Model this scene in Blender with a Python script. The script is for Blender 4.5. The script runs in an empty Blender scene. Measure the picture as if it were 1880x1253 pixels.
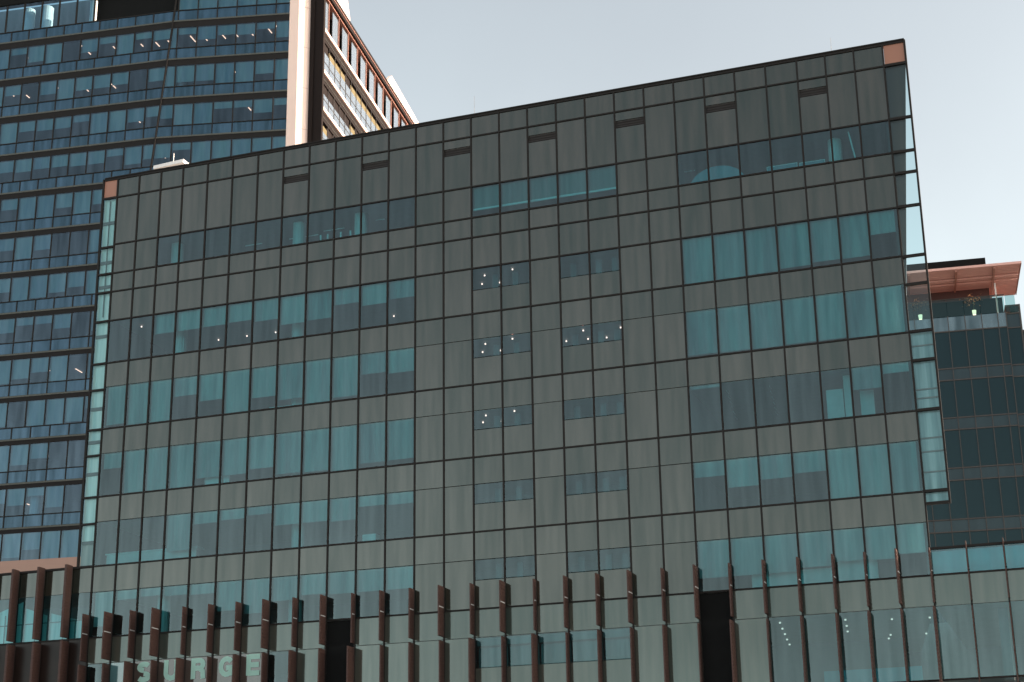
import bpy, math, random
from mathutils import Vector
random.seed(11)
R = math.radians
sc = bpy.context.scene
COL = sc.collection

# ---------------------------------------------------------------- camera
cd = bpy.data.cameras.new('camera'); cam = bpy.data.objects.new('camera', cd); COL.objects.link(cam)
cd.sensor_width = 36; cd.lens = 58.948; cd.clip_start = 0.5; cd.clip_end = 6000
CAM = Vector((0, -72, 1.7))
pi_, ro_, ya_ = R(18.4493), R(-.87846), R(19.58718)
fw = Vector((-math.sin(ya_)*math.cos(pi_), math.cos(ya_)*math.cos(pi_), math.sin(pi_)))
r0 = Vector((math.cos(ya_), math.sin(ya_), 0)); u0 = r0.cross(fw)
rt = r0*math.cos(ro_) + u0*math.sin(ro_); up = -r0*math.sin(ro_) + u0*math.cos(ro_)
from mathutils import Matrix
M = Matrix((rt, up, -fw)).transposed().to_4x4(); M.translation = CAM
cam.matrix_world = M
sc.camera = cam
sc.render.resolution_x, sc.render.resolution_y = 1024, 682

# ---------------------------------------------------------------- sky, sun, exposure
SUN_EL, SUN_AZ = R(20), R(76.5)          # azimuth clockwise from +Y: the sun stands to the right, just behind the facade plane
wd = bpy.data.worlds.new('World'); sc.world = wd; wd.use_nodes = True
nt = wd.node_tree; bg = nt.nodes['Background']
sky = nt.nodes.new('ShaderNodeTexSky'); sky.sky_type = 'NISHITA'; sky.sun_disc = False
sky.sun_elevation = SUN_EL; sky.sun_rotation = SUN_AZ
sky.air_density = 1.0; sky.dust_density = 4.0; sky.ozone_density = 1.2
hs = nt.nodes.new('ShaderNodeHueSaturation'); hs.inputs['Saturation'].default_value = .5
tn = nt.nodes.new('ShaderNodeMix'); tn.data_type = 'RGBA'; tn.blend_type = 'MULTIPLY'; tn.inputs['Factor'].default_value = 1; tn.inputs['B'].default_value = (.985, .96, .875, 1)
nt.links.new(sky.outputs[0], hs.inputs['Color']); nt.links.new(hs.outputs[0], tn.inputs['A']); tc = nt.nodes.new('ShaderNodeTexCoord'); sx = nt.nodes.new('ShaderNodeSeparateXYZ'); nt.links.new(tc.outputs['Generated'], sx.inputs[0])
dv = nt.nodes.new('ShaderNodeMath'); dv.operation = 'DIVIDE'; nt.links.new(sx.outputs[2], dv.inputs[0]); dv.inputs[1].default_value = -.12
ex = nt.nodes.new('ShaderNodeMath'); ex.operation = 'EXPONENT'; nt.links.new(dv.outputs[0], ex.inputs[0])
mn = nt.nodes.new('ShaderNodeMath'); mn.operation = 'MINIMUM'; nt.links.new(ex.outputs[0], mn.inputs[0]); mn.inputs[1].default_value = 1
hz = nt.nodes.new('ShaderNodeMix'); hz.data_type = 'RGBA'; hz.blend_type = 'ADD'; hz.clamp_factor = False
cn = nt.nodes.new('ShaderNodeTexNoise'); cn.inputs['Scale'].default_value = 5; cn.inputs['Detail'].default_value = 5; nt.links.new(tc.outputs['Generated'], cn.inputs['Vector'])
cr = nt.nodes.new('ShaderNodeMapRange'); cr.inputs[1].default_value = .3; cr.inputs[2].default_value = .7; cr.inputs[3].default_value = .55; cr.inputs[4].default_value = 1.4; nt.links.new(cn.outputs['Fac'], cr.inputs[0])
cm = nt.nodes.new('ShaderNodeMath'); cm.operation = 'MULTIPLY'; nt.links.new(mn.outputs[0], cm.inputs[0]); nt.links.new(cr.outputs[0], cm.inputs[1])
az = nt.nodes.new('ShaderNodeMapRange'); az.inputs[1].default_value = -.7; az.inputs[2].default_value = .05; az.inputs[3].default_value = 1.25; az.inputs[4].default_value = .72; nt.links.new(sx.outputs[0], az.inputs[0])
am = nt.nodes.new('ShaderNodeMath'); am.operation = 'MULTIPLY'; nt.links.new(cm.outputs[0], am.inputs[0]); nt.links.new(az.outputs[0], am.inputs[1])
nt.links.new(am.outputs[0], hz.inputs['Factor']); nt.links.new(tn.outputs['Result'], hz.inputs['A']); hz.inputs['B'].default_value = (7.8, 9.4, 9.3, 1)  # added haze glow, weighted by azimuth to shape the facade reflections
nt.links.new(hz.outputs['Result'], bg.inputs[0]); bg.inputs[1].default_value = 0.142
sl = bpy.data.lights.new('sun', 'SUN'); so = bpy.data.objects.new('sun', sl); COL.objects.link(so)
sl.energy = 4.0; sl.angle = R(.5); sl.color = (1, .76, .6)
sdir = Vector((math.sin(SUN_AZ)*math.cos(SUN_EL), math.cos(SUN_AZ)*math.cos(SUN_EL), math.sin(SUN_EL)))
so.rotation_euler = sdir.to_track_quat('Z', 'Y').to_euler(); so.location = (40, 0, 90)
sc.view_settings.view_transform = 'Standard'; sc.view_settings.look = 'None'
sc.view_settings.exposure = 1.2; sc.view_settings.gamma = 1

# ---------------------------------------------------------------- materials
def newmat(n):
    m = bpy.data.materials.new(n); m.use_nodes = True
    m.node_tree.nodes.clear(); return m, m.node_tree
def N(t, typ, **kw):
    n = t.nodes.new(typ)
    for k, v in kw.items():
        if isinstance(k, str) and hasattr(n, k): setattr(n, k, v)
    return n
def streak(t, sx=2.2, sz=.16, lo=.8, hi=1.15, fine=True):  # vertical streaks imitate wavy reflections in colour and reflectivity
    """painted reflection streaks: vertical noise, shifted pane by pane through the face attribute rnd"""
    g = N(t, 'ShaderNodeNewGeometry'); at = N(t, 'ShaderNodeAttribute', attribute_name='rnd')
    sp = N(t, 'ShaderNodeSeparateXYZ'); t.links.new(g.outputs['Position'], sp.inputs[0])
    ad = N(t, 'ShaderNodeMath', operation='ADD'); t.links.new(sp.outputs[0], ad.inputs[0]); t.links.new(sp.outputs[1], ad.inputs[1])
    mx = N(t, 'ShaderNodeMath', operation='MULTIPLY'); t.links.new(ad.outputs[0], mx.inputs[0]); mx.inputs[1].default_value = sx
    mz = N(t, 'ShaderNodeMath', operation='MULTIPLY'); t.links.new(sp.outputs[2], mz.inputs[0]); mz.inputs[1].default_value = sz
    my = N(t, 'ShaderNodeMath', operation='MULTIPLY'); t.links.new(at.outputs['Fac'], my.inputs[0]); my.inputs[1].default_value = 37.
    cb = N(t, 'ShaderNodeCombineXYZ')
    t.links.new(mx.outputs[0], cb.inputs[0]); t.links.new(mz.outputs[0], cb.inputs[2]); t.links.new(my.outputs[0], cb.inputs[1])
    no = N(t, 'ShaderNodeTexNoise'); no.inputs['Scale'].default_value = 1.6; no.inputs['Detail'].default_value = 2.2; no.inputs['Roughness'].default_value = .5
    t.links.new(cb.outputs[0], no.inputs['Vector'])
    mr = N(t, 'ShaderNodeMapRange'); t.links.new(no.outputs['Fac'], mr.inputs[0])
    mr.inputs[1].default_value = .3; mr.inputs[2].default_value = .7; mr.inputs[3].default_value = lo; mr.inputs[4].default_value = hi
    # pane-to-pane tone
    pr = N(t, 'ShaderNodeMapRange'); t.links.new(at.outputs['Fac'], pr.inputs[0]); pr.inputs[3].default_value = .9; pr.inputs[4].default_value = 1.1
    ml = N(t, 'ShaderNodeMath', operation='MULTIPLY'); t.links.new(mr.outputs[0], ml.inputs[0]); t.links.new(pr.outputs[0], ml.inputs[1])
    return ml.outputs[0], cb.outputs[0], no.outputs['Fac']
def glossy_over(t, base, refl, tint=(1, 1, 1), rough=.03, bump=.02, streaks=None, vec=None):
    fr = N(t, 'ShaderNodeFresnel'); fr.inputs[0].default_value = 1.45
    rf = N(t, 'ShaderNodeMath', operation='MULTIPLY'); rf.inputs[0].default_value = refl
    if streaks: t.links.new(streaks, rf.inputs[1])
    else: rf.inputs[1].default_value = 1
    ad = N(t, 'ShaderNodeMath', operation='ADD', use_clamp=True); t.links.new(fr.outputs[0], ad.inputs[0]); t.links.new(rf.outputs[0], ad.inputs[1])
    gl = N(t, 'ShaderNodeBsdfGlossy'); gl.inputs['Color'].default_value = (*tint, 1); gl.inputs['Roughness'].default_value = rough
    if bump and vec:
        n2 = N(t, 'ShaderNodeTexNoise'); n2.inputs['Scale'].default_value = .8; n2.inputs['Detail'].default_value = 1.
        t.links.new(vec, n2.inputs['Vector'])
        bp = N(t, 'ShaderNodeBump'); bp.inputs['Strength'].default_value = 1; bp.inputs['Distance'].default_value = bump
        t.links.new(n2.outputs['Fac'], bp.inputs['Height']); t.links.new(bp.outputs[0], gl.inputs['Normal'])
    mx = N(t, 'ShaderNodeMixShader'); t.links.new(ad.outputs[0], mx.inputs[0]); t.links.new(base, mx.inputs[1]); t.links.new(gl.outputs[0], mx.inputs[2])
    o = N(t, 'ShaderNodeOutputMaterial'); t.links.new(mx.outputs[0], o.inputs[0])
def m_glass(n, trans, refl, tint=(1, 1, 1), rough=.02, bump=.006, lo=.75, hi=1.15, sx=2.2):
    m, t = newmat(n); s, v, f = streak(t, sx=sx, lo=lo, hi=hi)
    tr = N(t, 'ShaderNodeBsdfTransparent'); tr.inputs[0].default_value = (*trans, 1)
    glossy_over(t, tr.outputs[0], refl, tint, rough, bump, s, v); return m
def m_panel(n, colr, refl, tint=(1, 1, 1), rough=.08, lo=.8, hi=1.15, sx=2.2, col2=None):
    m, t = newmat(n); s, v, f = streak(t, sx=sx, lo=lo, hi=hi)
    df = N(t, 'ShaderNodeBsdfDiffuse')
    mixc = N(t, 'ShaderNodeMix', data_type='RGBA'); c2 = col2 or tuple(c*1.25 for c in colr)  # streaks mixed into the base colour imitate reflected bands
    mixc.inputs['A'].default_value = (*colr, 1); mixc.inputs['B'].default_value = (*c2, 1)
    rp = N(t, 'ShaderNodeMapRange'); t.links.new(f, rp.inputs[0]); rp.inputs[1].default_value = .3; rp.inputs[2].default_value = .7
    ra = N(t, 'ShaderNodeAttribute', attribute_name='rnd'); rm = N(t, 'ShaderNodeMix', data_type='FLOAT'); rm.inputs['Factor'].default_value = .4
    t.links.new(rp.outputs[0], rm.inputs['A']); t.links.new(ra.outputs['Fac'], rm.inputs['B'])
    t.links.new(rm.outputs['Result'], mixc.inputs['Factor']); t.links.new(mixc.outputs['Result'], df.inputs[0])
    glossy_over(t, df.outputs[0], refl, tint, rough, .004, s, v); return m
def m_plain(n, colr, rough=.5, metal=0, noise=.12, spec=.5, scale=3., stretch=(1, 1, 1)):
    m, t = newmat(n); p = N(t, 'ShaderNodeBsdfPrincipled')
    if n == 'terracotta': noise = .45
    g = N(t, 'ShaderNodeNewGeometry'); mp = N(t, 'ShaderNodeMapping'); mp.inputs['Scale'].default_value = stretch
    t.links.new(g.outputs['Position'], mp.inputs[0])
    no = N(t, 'ShaderNodeTexNoise'); no.inputs['Scale'].default_value = scale; no.inputs['Detail'].default_value = 5
    t.links.new(mp.outputs[0], no.inputs['Vector'])
    mx = N(t, 'ShaderNodeMix', data_type='RGBA'); t.links.new(no.outputs['Fac'], mx.inputs['Factor'])
    mx.inputs['A'].default_value = (*[c*(1-noise) for c in colr], 1); mx.inputs['B'].default_value = (*[min(1, c*(1+noise)) for c in colr], 1)
    t.links.new(mx.outputs['Result'], p.inputs['Base Color'])
    p.inputs['Roughness'].default_value = rough; p.inputs['Metallic'].default_value = metal; p.inputs['Specular IOR Level'].default_value = spec
    o = N(t, 'ShaderNodeOutputMaterial'); t.links.new(p.outputs[0], o.inputs[0]); return m
def m_emit(n, colr, s):
    m, t = newmat(n); e = N(t, 'ShaderNodeEmission'); e.inputs[0].default_value = (*colr, 1); e.inputs[1].default_value = s
    o = N(t, 'ShaderNodeOutputMaterial'); t.links.new(e.outputs[0], o.inputs[0]); return m

MT = dict(
 glass=m_glass('tinted_glass', (.26, .61, .65), .055, (.78, .95, .99), lo=.76, hi=1.18, bump=.015),
 wingglass=m_glass('clear_wing_glass', (.7, .86, .88), .015, (.9, 1, 1), rough=.0, bump=.002),
 panel=m_panel('grey_glass_panel', (.006, .016, .014), .058, (.96, 1, .94), lo=.8, hi=1.15, sx=1.9, col2=(.028, .02, .013)),
 panel2=m_panel('pale_podium_panel', (.032, .046, .04), .052, (.86, 1, .96), sx=2.2, lo=.85, hi=1.12, col2=(.075, .066, .053)),
 copper=m_plain('copper_panel', (.33, .145, .095), .45, 0, .1, scale=.7),
 wingback=m_panel('pale_view_and_reflection', (.3, .5, .5), .05, (.9, 1, 1), lo=.5, hi=1.3, sx=3.4, col2=(.75, .85, .8)),  # mottled pale tone imitates brightness mirrored in and seen through the glass
 wingteal=m_panel('teal_wing_reflection', (.05, .13, .15), .06, (.85, 1, 1), lo=.5, hi=1.5, sx=3., col2=(.3, .4, .42)),  # mottled teal tone imitates a reflected facade
 darkret=m_panel('dark_return_wall', (.03, .026, .022), .0),
 darkglass=m_plain('dark_brown_glass', (.02, .012, .01), .3, 0, .5, spec=.2, scale=1.2),
 alu=m_plain('dark_aluminium', (.017, .014, .013), .7, 0, .2, spec=.2),
 dark=m_plain('dark_void', (.009, .009, .009), .9, 0, .2, spec=.1),
 louvre=m_plain('dark_louvre', (.02, .014, .013), .6),
 blind=m_panel('white_roller_blind', (.12, .2, .22), .0, sx=1.7, col2=(.6, .6, .57), rough=.5),  # strong streak contrast paints curtain-like reflections into the blind
 inner=m_plain('interior_grey', (.17, .19, .2), .8),
 ceil=m_plain('interior_ceiling', (.26, .28, .28), .8),
 colm=m_plain('white_column', (.75, .76, .74), .6),
 white=m_plain('white_board', (.85, .87, .85), .4, 0, .04),
 terra=m_plain('terracotta', (.062, .028, .022), .75, 0, .35, scale=2.5, stretch=(2, 2, 6)),
 finback=m_plain('fin_back_metal', (.035, .024, .022), .6),
 bracket=m_plain('steel_bracket', (.55, .55, .55), .4),
 lamp=m_emit('warm_lamp', (1, .42, .27), 1.7),
 lampdim=m_emit('dim_downlight', (1, .6, .5), .75),
 downl=m_emit('downlight', (1, .36, .3), 2.6),
 signw=m_plain('white_vinyl', (.36, .58, .5), .6, 0, .05),
 signback=m_panel('brown_film', (.06, .046, .04), .06, lo=.9, hi=1.1),
 tealfilm2=m_panel('grey_blind', (.1, .15, .15), .0, sx=2.5, col2=(.26, .28, .27), rough=.5),
 tealfilm=m_panel('teal_film', (.07, .16, .17), .1),
 tglass=m_glass('blue_tower_glass', (.33, .57, .7), .065, (.66, .84, 1.), sx=1.1, lo=.55, hi=1.35),
 tspan=m_panel('blue_spandrel', (.008, .024, .036), .065, (.6, .82, 1.), sx=1.3, lo=.5, hi=1.4, col2=(.016, .048, .085)),
 tblind=m_panel('tower_blind', (.24, .32, .33), .0, sx=1.1, lo=.8, hi=1.1, col2=(.6, .56, .44)),
 tband=m_plain('tower_dark_band', (.014, .012, .012), .8, spec=.2),
 tstrip=m_plain('tower_sill_strip', (.06, .06, .05), .6),
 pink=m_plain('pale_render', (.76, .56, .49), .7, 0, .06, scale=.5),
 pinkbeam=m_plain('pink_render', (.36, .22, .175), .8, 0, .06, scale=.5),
 brown=m_plain('brown_cladding_and_shade', (.014, .009, .008), .8, spec=.15),
 yellow=m_plain('yellow_spandrel', (.13, .095, .03), .5, 0, .3),
 sglass=m_panel('pale_side_glass', (.1, .11, .12), .3, (.85, .93, 1.), rough=.04, lo=.85, hi=1.1),
 rglass=m_panel('dark_teal_glass', (.006, .014, .018), .0, (.6, .85, .9), lo=.7, hi=1.25, sx=1.5),
 rspan=m_panel('grey_teal_spandrel', (.013, .022, .026), .015, (.7, .85, .9), lo=.7, hi=1.25),
 rcloud=m_panel('cloud_reflection_spandrel', (.03, .055, .07), .1, (.8, .95, 1.), lo=.3, hi=1.6, sx=.9),  # bright mottling stands in for a reflected cloud
 rmull=m_plain('bronze_mullion', (.05, .04, .036), .5),
 salmon=m_plain('salmon_slats', (.68, .37, .32), .6, 0, .12, scale=1.2),
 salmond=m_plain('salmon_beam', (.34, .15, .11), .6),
 maroon=m_plain('maroon_wall', (.09, .035, .03), .8),
 balus=m_glass('balustrade_glass', (.42, .6, .6), .0, (.8, 1, 1)),
 pot=m_emit('glowing_pot', (1, .93, .62), .85),  # pot made to glow; its yellow light is put into the material
 leaf=m_plain('orange_leaves', (.4, .14, .03), .6, 0, .4),
 leafg=m_plain('green_leaves', (.06, .09, .03), .6, 0, .4),
 asphalt=m_plain('asphalt', (.05, .05, .052), .9, 0, .2, scale=8),
 paving=m_plain('paving', (.3, .28, .26), .85, 0, .12, scale=2),
 metalw=m_plain('pale_metal', (.75, .7, .68), .35, 0, .05),
 roofm=m_plain('roof_membrane', (.35, .34, .32), .9),
 teal=m_panel('teal_screen', (.13, .34, .4), .0),
 glow=m_emit('orange_glow', (1, .25, .08), .35),
 redlogo=m_plain('red_logo', (.5, .16, .1), .6),
)

# ---------------------------------------------------------------- mesh helpers
class MB:
    """collects quads, boxes and prisms, then links them as one mesh object"""
    def __init__(s): s.v = []; s.f = []; s.r = []
    def face(s, pts, r=None):
        b = len(s.v); s.v += [tuple(p) for p in pts]; s.f.append(tuple(range(b, b+len(pts)))); s.r.append(random.random() if r is None else r)
    def prism(s, pts, off):
        pts = [Vector(p) for p in pts]; off = Vector(off); n = len(pts); b = len(s.v); r = random.random()
        nrm = (pts[1]-pts[0]).cross(pts[2]-pts[0])
        if nrm.dot(off) > 0: pts = pts[::-1]
        s.v += [tuple(p) for p in pts] + [tuple(p+off) for p in pts]
        fs = [tuple(range(b, b+n)), tuple(range(b+2*n-1, b+n-1, -1))] + [(b+i, b+n+i, b+n+(i+1) % n, b+(i+1) % n) for i in range(n)]
        s.f += fs; s.r += [r]*len(fs); return s
    def box(s, x0, x1, y0, y1, z0, z1):
        return s.prism([(x0, y0, z0), (x1, y0, z0), (x1, y1, z0), (x0, y1, z0)], (0, 0, z1-z0))
    def cyl(s, c, r, h, n=14, r2=None):
        r2 = r if r2 is None else r2; b = len(s.v)
        for k in range(n):
            a = 2*math.pi*k/n; s.v.append((c[0]+r*math.cos(a), c[1]+r*math.sin(a), c[2]))
        for k in range(n):
            a = 2*math.pi*k/n; s.v.append((c[0]+r2*math.cos(a), c[1]+r2*math.sin(a), c[2]+h))
        fs = [tuple(range(b+n-1, b-1, -1)), tuple(range(b+n, b+2*n))] + [(b+i, b+(i+1) % n, b+n+(i+1) % n, b+n+i) for i in range(n)]
        s.f += fs; s.r += [0.5]*len(fs); return s
    def mesh(s, name, mat, loc):
        me = bpy.data.meshes.new(name); L = Vector(loc)
        me.from_pydata([tuple(Vector(p)-L) for p in s.v], [], s.f); me.materials.append(MT[mat])
        a = me.attributes.new('rnd', 'FLOAT', 'FACE'); a.data.foreach_set('value', s.r); me.update(); return me
    def build(s, name, mat, parent=None):
        loc = wloc(parent); o = bpy.data.objects.new(name, s.mesh(name, mat, loc)); COL.objects.link(o)
        if parent: o.parent = parent
        return o
def wloc(p):
    v = Vector((0, 0, 0))
    while p: v = v + p.location; p = p.parent
    return v
def thing(name, label, cat, loc, group=None):
    o = bpy.data.objects.new(name, None); COL.objects.link(o); o.location = loc; o['label'] = label; o['category'] = cat
    if group: o['group'] = group
    return o
def tag(o, label, cat, group=None, kind=None):
    if label: o['label'] = label
    if cat: o['category'] = cat
    if group: o['group'] = group
    if kind: o['kind'] = kind
    return o
def top_mesh(mb, name, mat, label, cat, loc, group=None):
    me = mb.mesh(name, mat, loc); o = bpy.data.objects.new(name, me); COL.objects.link(o); o.location = loc
    return tag(o, label, cat, group)
class Bank:
    """repeated parts of one building: the hundred largest become parts of their own, the rest one part"""
    def __init__(s, parent): s.p = parent; s.d = {}
    def add(s, name, mat, mb):
        ctr = Vector((0, 0, 0)); 
        for p in mb.v: ctr += Vector(p)
        ctr /= len(mb.v); d = (ctr-CAM).length
        lo = [min(p[i] for p in mb.v) for i in range(3)]; hi = [max(p[i] for p in mb.v) for i in range(3)]
        w = ((hi[0]-lo[0])**2+(hi[1]-lo[1])**2)**.5
        c = rt.dot(ctr-CAM)/fw.dot(ctr-CAM)*3078+940; e = 626-up.dot(ctr-CAM)/fw.dot(ctr-CAM)*3078
        vis = 1 if (-20 < c < 1900 and -20 < e < 1270) else .05
        s.d.setdefault(name, []).append((w*(hi[2]-lo[2])/d/d*vis, mat, mb))
    def done(s):
        for name, L in s.d.items():
            L.sort(key=lambda q: -q[0])
            for a, mat, mb in L[:100]: mb.build(name, mat, s.p)
            rest = {}
            for a, mat, mb in L[100:]: rest.setdefault(mat, []).append(mb)
            if rest:
                mats = list(rest); big = MB(); idx = []
                for k, mt in enumerate(mats):
                    for mb in rest[mt]:
                        b = len(big.v); big.v += mb.v; big.f += [tuple(i+b for i in f) for f in mb.f]; big.r += mb.r; idx += [k]*len(mb.f)
                o = big.build(name, mats[0], s.p)
                for mt in mats[1:]: o.data.materials.append(MT[mt])
                o.data.polygons.foreach_set('material_index', idx); o['kind'] = 'stuff'

# ---------------------------------------------------------------- ground
g = MB(); g.box(-900, 900, -600, 1500, -.6, 0); gr = g.build('ground', 'paving'); tag(gr, None, None, kind='structure')
g = MB(); g.box(-900, 900, -58, -14, .004, .02); rd = g.build('road', 'asphalt'); tag(rd, None, None, kind='structure')
g = MB(); g.box(-900, 900, -14, -1.2, .02, .14); pv = g.build('pavement', 'paving'); tag(pv, None, None, kind='structure')

# ---------------------------------------------------------------- main office building
V = [-44.25-1.353*(3-k) for k in range(3)] + [-30.67+1.509*(k-12) for k in range(3, 26)] + [-11.053+1.348*k for k in (1, 2, 3)]
Z = [39.51, 38.33, 35.57, 33.90, 32.84, 31.20, 28.84, 25.24, 21.64, 18.04, 14.43, 10.07]
VR = [V[28]+1.509*k for k in range(1, 8)]
VL = [-49.52, -51.16, -52.70, -54.25, -55.8, -57.3]
office = thing('office_building', 'wide grey and teal glass office block with a gridded facade', 'building', (-28, 0, 0))
bank = Bank(office)
G = .018
def cell(c):
    return V[c], V[c+1]
def pane(x0, x1, z0, z1, name='window', mat='glass', y=0.0):
    m = MB(); m.face([(x0+G, y, z0+G), (x1-G, y, z0+G), (x1-G, y, z1-G), (x0+G, y, z1-G)]); bank.add(name, mat, m)
def panel(x0, x1, z0, z1, name='spandrel_panel', mat='panel', y=0.0, ti=.0):
    m = MB(); m.prism([(x0+G, y, z0+G), (x1-G, y, z0+G), (x1-G, y, z1-G), (x0+G, y, z1-G)], (0, .05, 0)); bank.add(name, mat, m)
def blind(x0, x1, z0, z1, mat='blind', y=.16):
    m = MB(); m.box(x0+.05, x1-.05, y, y+.012, z0, z1); bank.add('blind', mat, m)

WL, WR = list(range(0, 12)), list(range(21, 28)); SMALL = (14, 15, 17, 18)
for c in range(28):
    x0, x1 = cell(c)
    panel(x0, x1, Z[1], Z[0]-.12, 'parapet_panel')
    if c >= 7 and c % 3 == 1:
        panel(x0, x1, 37.83, Z[1], 'spandrel_panel')
        lv = MB(); lv.box(x0+.05, x1-.05, .07, .095, 37.46, 37.83)
        for k in range(3): lv.prism([(x0+.05, .02, 37.5+.12*k), (x1-.05, .02, 37.5+.12*k), (x1-.05, .06, 37.53+.12*k), (x0+.05, .06, 37.53+.12*k)], (0, 0, .02))
        bank.add('louvre', 'louvre', lv)
        panel(x0, x1, Z[2], 37.46, 'wall_panel')
    else: panel(x0, x1, Z[2], Z[1], 'wall_panel')
    if c in range(2, 12) or c in range(14, 19) or c in WR: pane(x0, x1, Z[3], Z[2])
    else: panel(x0, x1, Z[3], Z[2], 'wall_panel')
    panel(x0, x1, Z[4], Z[3], 'spandrel_panel'); panel(x0, x1, Z[5], Z[4], 'spandrel_panel')
    for r in range(5, 10):
        zt, zb = Z[r], Z[r+1]; zi = zt if r == 5 else zt-1.32
        if r > 5: panel(x0, x1, zi, zt)
        if c in WL or c in WR: pane(x0, x1, zb, zi)
        elif c in SMALL:
            zs = zi-(1.15 if r == 5 else .95); pane(x0, x1, zs, zi, 'window'); panel(x0, x1, zb, zs, 'wall_panel')
        else: panel(x0, x1, zb, zi, 'wall_panel')
    if c not in (9, 21):
        panel(x0, x1, 13.13, Z[10], 'spandrel_panel', 'panel2')
        if c in (0, 7) or c > 22: pane(x0, x1, Z[11], 13.13)
        elif c < 7: panel(x0, x1, Z[11], 13.13, 'film_panel', 'tealfilm' if c == 1 else 'signback')
        elif c in range(14, 19): pane(x0, x1, 11.75, 13.13); panel(x0, x1, Z[11], 11.75, 'wall_panel', 'panel2')
        else: panel(x0, x1, Z[11], 13.13, 'wall_panel', 'panel2')

# blinds: fraction of the window height that is covered, storey by storey
BL = {5: [0, 0, .45, .45, .44, .42, .48, .64, .62, .36, .46, .4] , 6: [.9, .95, .97, .42, .6, 1, .68, .8, 1, .9, .45, .5],
      7: [.35, 1, 1, 1, .8, .8, .72, .9, .92, 1, .86, .85], 8: [0, 0, 0, .8, .25, .22, .17, .45, .45, .48, .22, .24],
      9: [.75, .2, .17, .2, .22, .62, .72, .5, .42, .45, .45, .45]}
BR = {5: [1, 1, .94, .9, .86, .87, .46], 6: [.92, .93, .94, .93, .93, 1, 1], 7: [.06, 0, 0, 0, 0, .44, .18], 8: [.3, .56, .46, .4, 1, 1, 1], 9: [.72, .72, .72, .66, .6, .62, .55]}
for r in range(5, 10):
    zt = Z[r] if r == 5 else Z[r]-1.32; zb = Z[r+1]; h = zt-zb
    for cs, fr in ((WL, BL[r]), (WR, BR[r])):
        for c, f in zip(cs, fr):
            if f > 0: blind(*cell(c), max(zb+.02, zt-f*h), zt)
for c in range(14, 19):
    blind(*cell(c), 34.42, Z[2]-.02, 'tealfilm2'); s = MB(); s.box(V[c]+.05, V[c+1]-.05, .12, .2, 34.32, 34.42); bank.add('blind_rail', 'white', s)
    blind(*cell(c), 12.75, 13.1, 'tealfilm2')
for c in range(14, 19): blind(*cell(c), 11.8, 12.7, 'tealfilm2', .4)
bank.done()

# mullions, transoms
for k, x in enumerate(V):
    m = MB(); m.box(x-.037, x+.037, -.05, .06, Z[11] if k not in (0, 28) else 10.07, Z[0]-.05); m.build('mullion', 'alu', office)
for x in VR+VL:
    top = 15.62 if x > 0 or x > -20 else 18.04
    m = MB(); m.box(x-.036, x+.036, -.05, .06, 10.07, top); m.build('mullion', 'alu', office)
for r in range(12):
    z = Z[r]; h = .036
    x0, x1 = V[0]-.8, V[28]+1.0
    if r in (10, 11): x0, x1 = -57.3, VR[-1]
    if r in (1, 2, 3, 4, 5, 6, 7, 8, 9): x0, x1 = V[0], V[28]
    if r == 0: z = 39.45; h = .07
    m = MB(); m.box(x0, x1, -.053, .058, z-h, z+h); m.build('transom', 'alu', office)
m = MB(); m.box(-57.3, V[0], -.078, .058, 17.99, 18.10); m.build('transom', 'alu', office)
m = MB(); m.box(V[28], VR[-1], -.078, .058, 15.50, 15.60); m.build('transom', 'alu', office)
m = MB(); m.box(V[0]-.8, V[28]+1.03, -.1, .5, 39.50, 39.56); m.build('coping', 'alu', office)

# glass wings past both ends
XW0, XW1 = -49.2, -5.98
zs = [39.4, 38.33, 35.57, 33.90, 32.84, 31.20, 28.84, 27.45, 25.24, 23.9, 21.64, 20.3, 18.04]
lw = [38.33, 35.45, 33.9, 32.84, 31.2, 28.84, 27.4, 25.24, 23.85, 21.64, 20.25, 18.04]
m = MB(); m.box(XW0+.06, V[0]-.05, 0, .05, 38.36, 39.4); m.build('corner_panel', 'copper', office)
m = MB(); m.box(V[28]+.05, XW1-.04, 0, .05, 38.38, 39.4); m.build('corner_panel', 'copper', office)
for x, zb in ((XW0, 18.04), (XW1, 17.5)):
    m = MB(); m.box(x-.045, x+.045, -.075, .06, zb, 39.5); m.build('wing_frame', 'alu', office)
for i in range(len(lw)-1):
    m = MB(); m.face([(XW0+.045, 0, lw[i+1]), (V[0]-.045, 0, lw[i+1]), (V[0]-.045, 0, lw[i]), (XW0+.045, 0, lw[i])]); m.build('wing_pane', 'wingglass', office)
    m = MB(); m.box(XW0+.045, V[0]-.042, -.078, .05, lw[i]-.05, lw[i]+.05); m.build('wing_transom', 'alu', office)
rw = [38.33, 35.57, 33.90, 32.84, 31.20, 28.79, 27.45, 25.24, 23.9, 21.64, 18.04, 17.5]
for i in range(len(rw)-1):
    m = MB(); m.face([(V[28]+.045, 0, rw[i+1]), (XW1-.045, 0, rw[i+1]), (XW1-.045, 0, rw[i]), (V[28]+.045, 0, rw[i])]); m.build('wing_pane', 'wingglass', office)
for z in rw:
    m = MB(); m.box(V[28]+.042, XW1+.04, -.078, .05, z-.06, z+.06); m.build('wing_transom', 'alu', office)
m = MB(); m.box(XW0+.03, V[0]-.02, .14, .19, 19.2, 38.3); m.build('wing_reflection_sheet', 'wingback', office)  # added pale sheet stands in for the tower mirrored and seen through
m = MB(); m.box(XW0+.03, V[0]-.02, .14, .19, 18.04, 19.19); m.build('wing_reflection_sheet', 'blind', office)
for z in (36.9, 34.6, 33.2, 30.4, 26.4, 24.6, 22.9, 19.3):
    m = MB(); m.box(XW0+.05, V[0]-.02, .08, .13, z-.09, z+.09); m.build('sheet_bar', 'inner', office)
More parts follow.
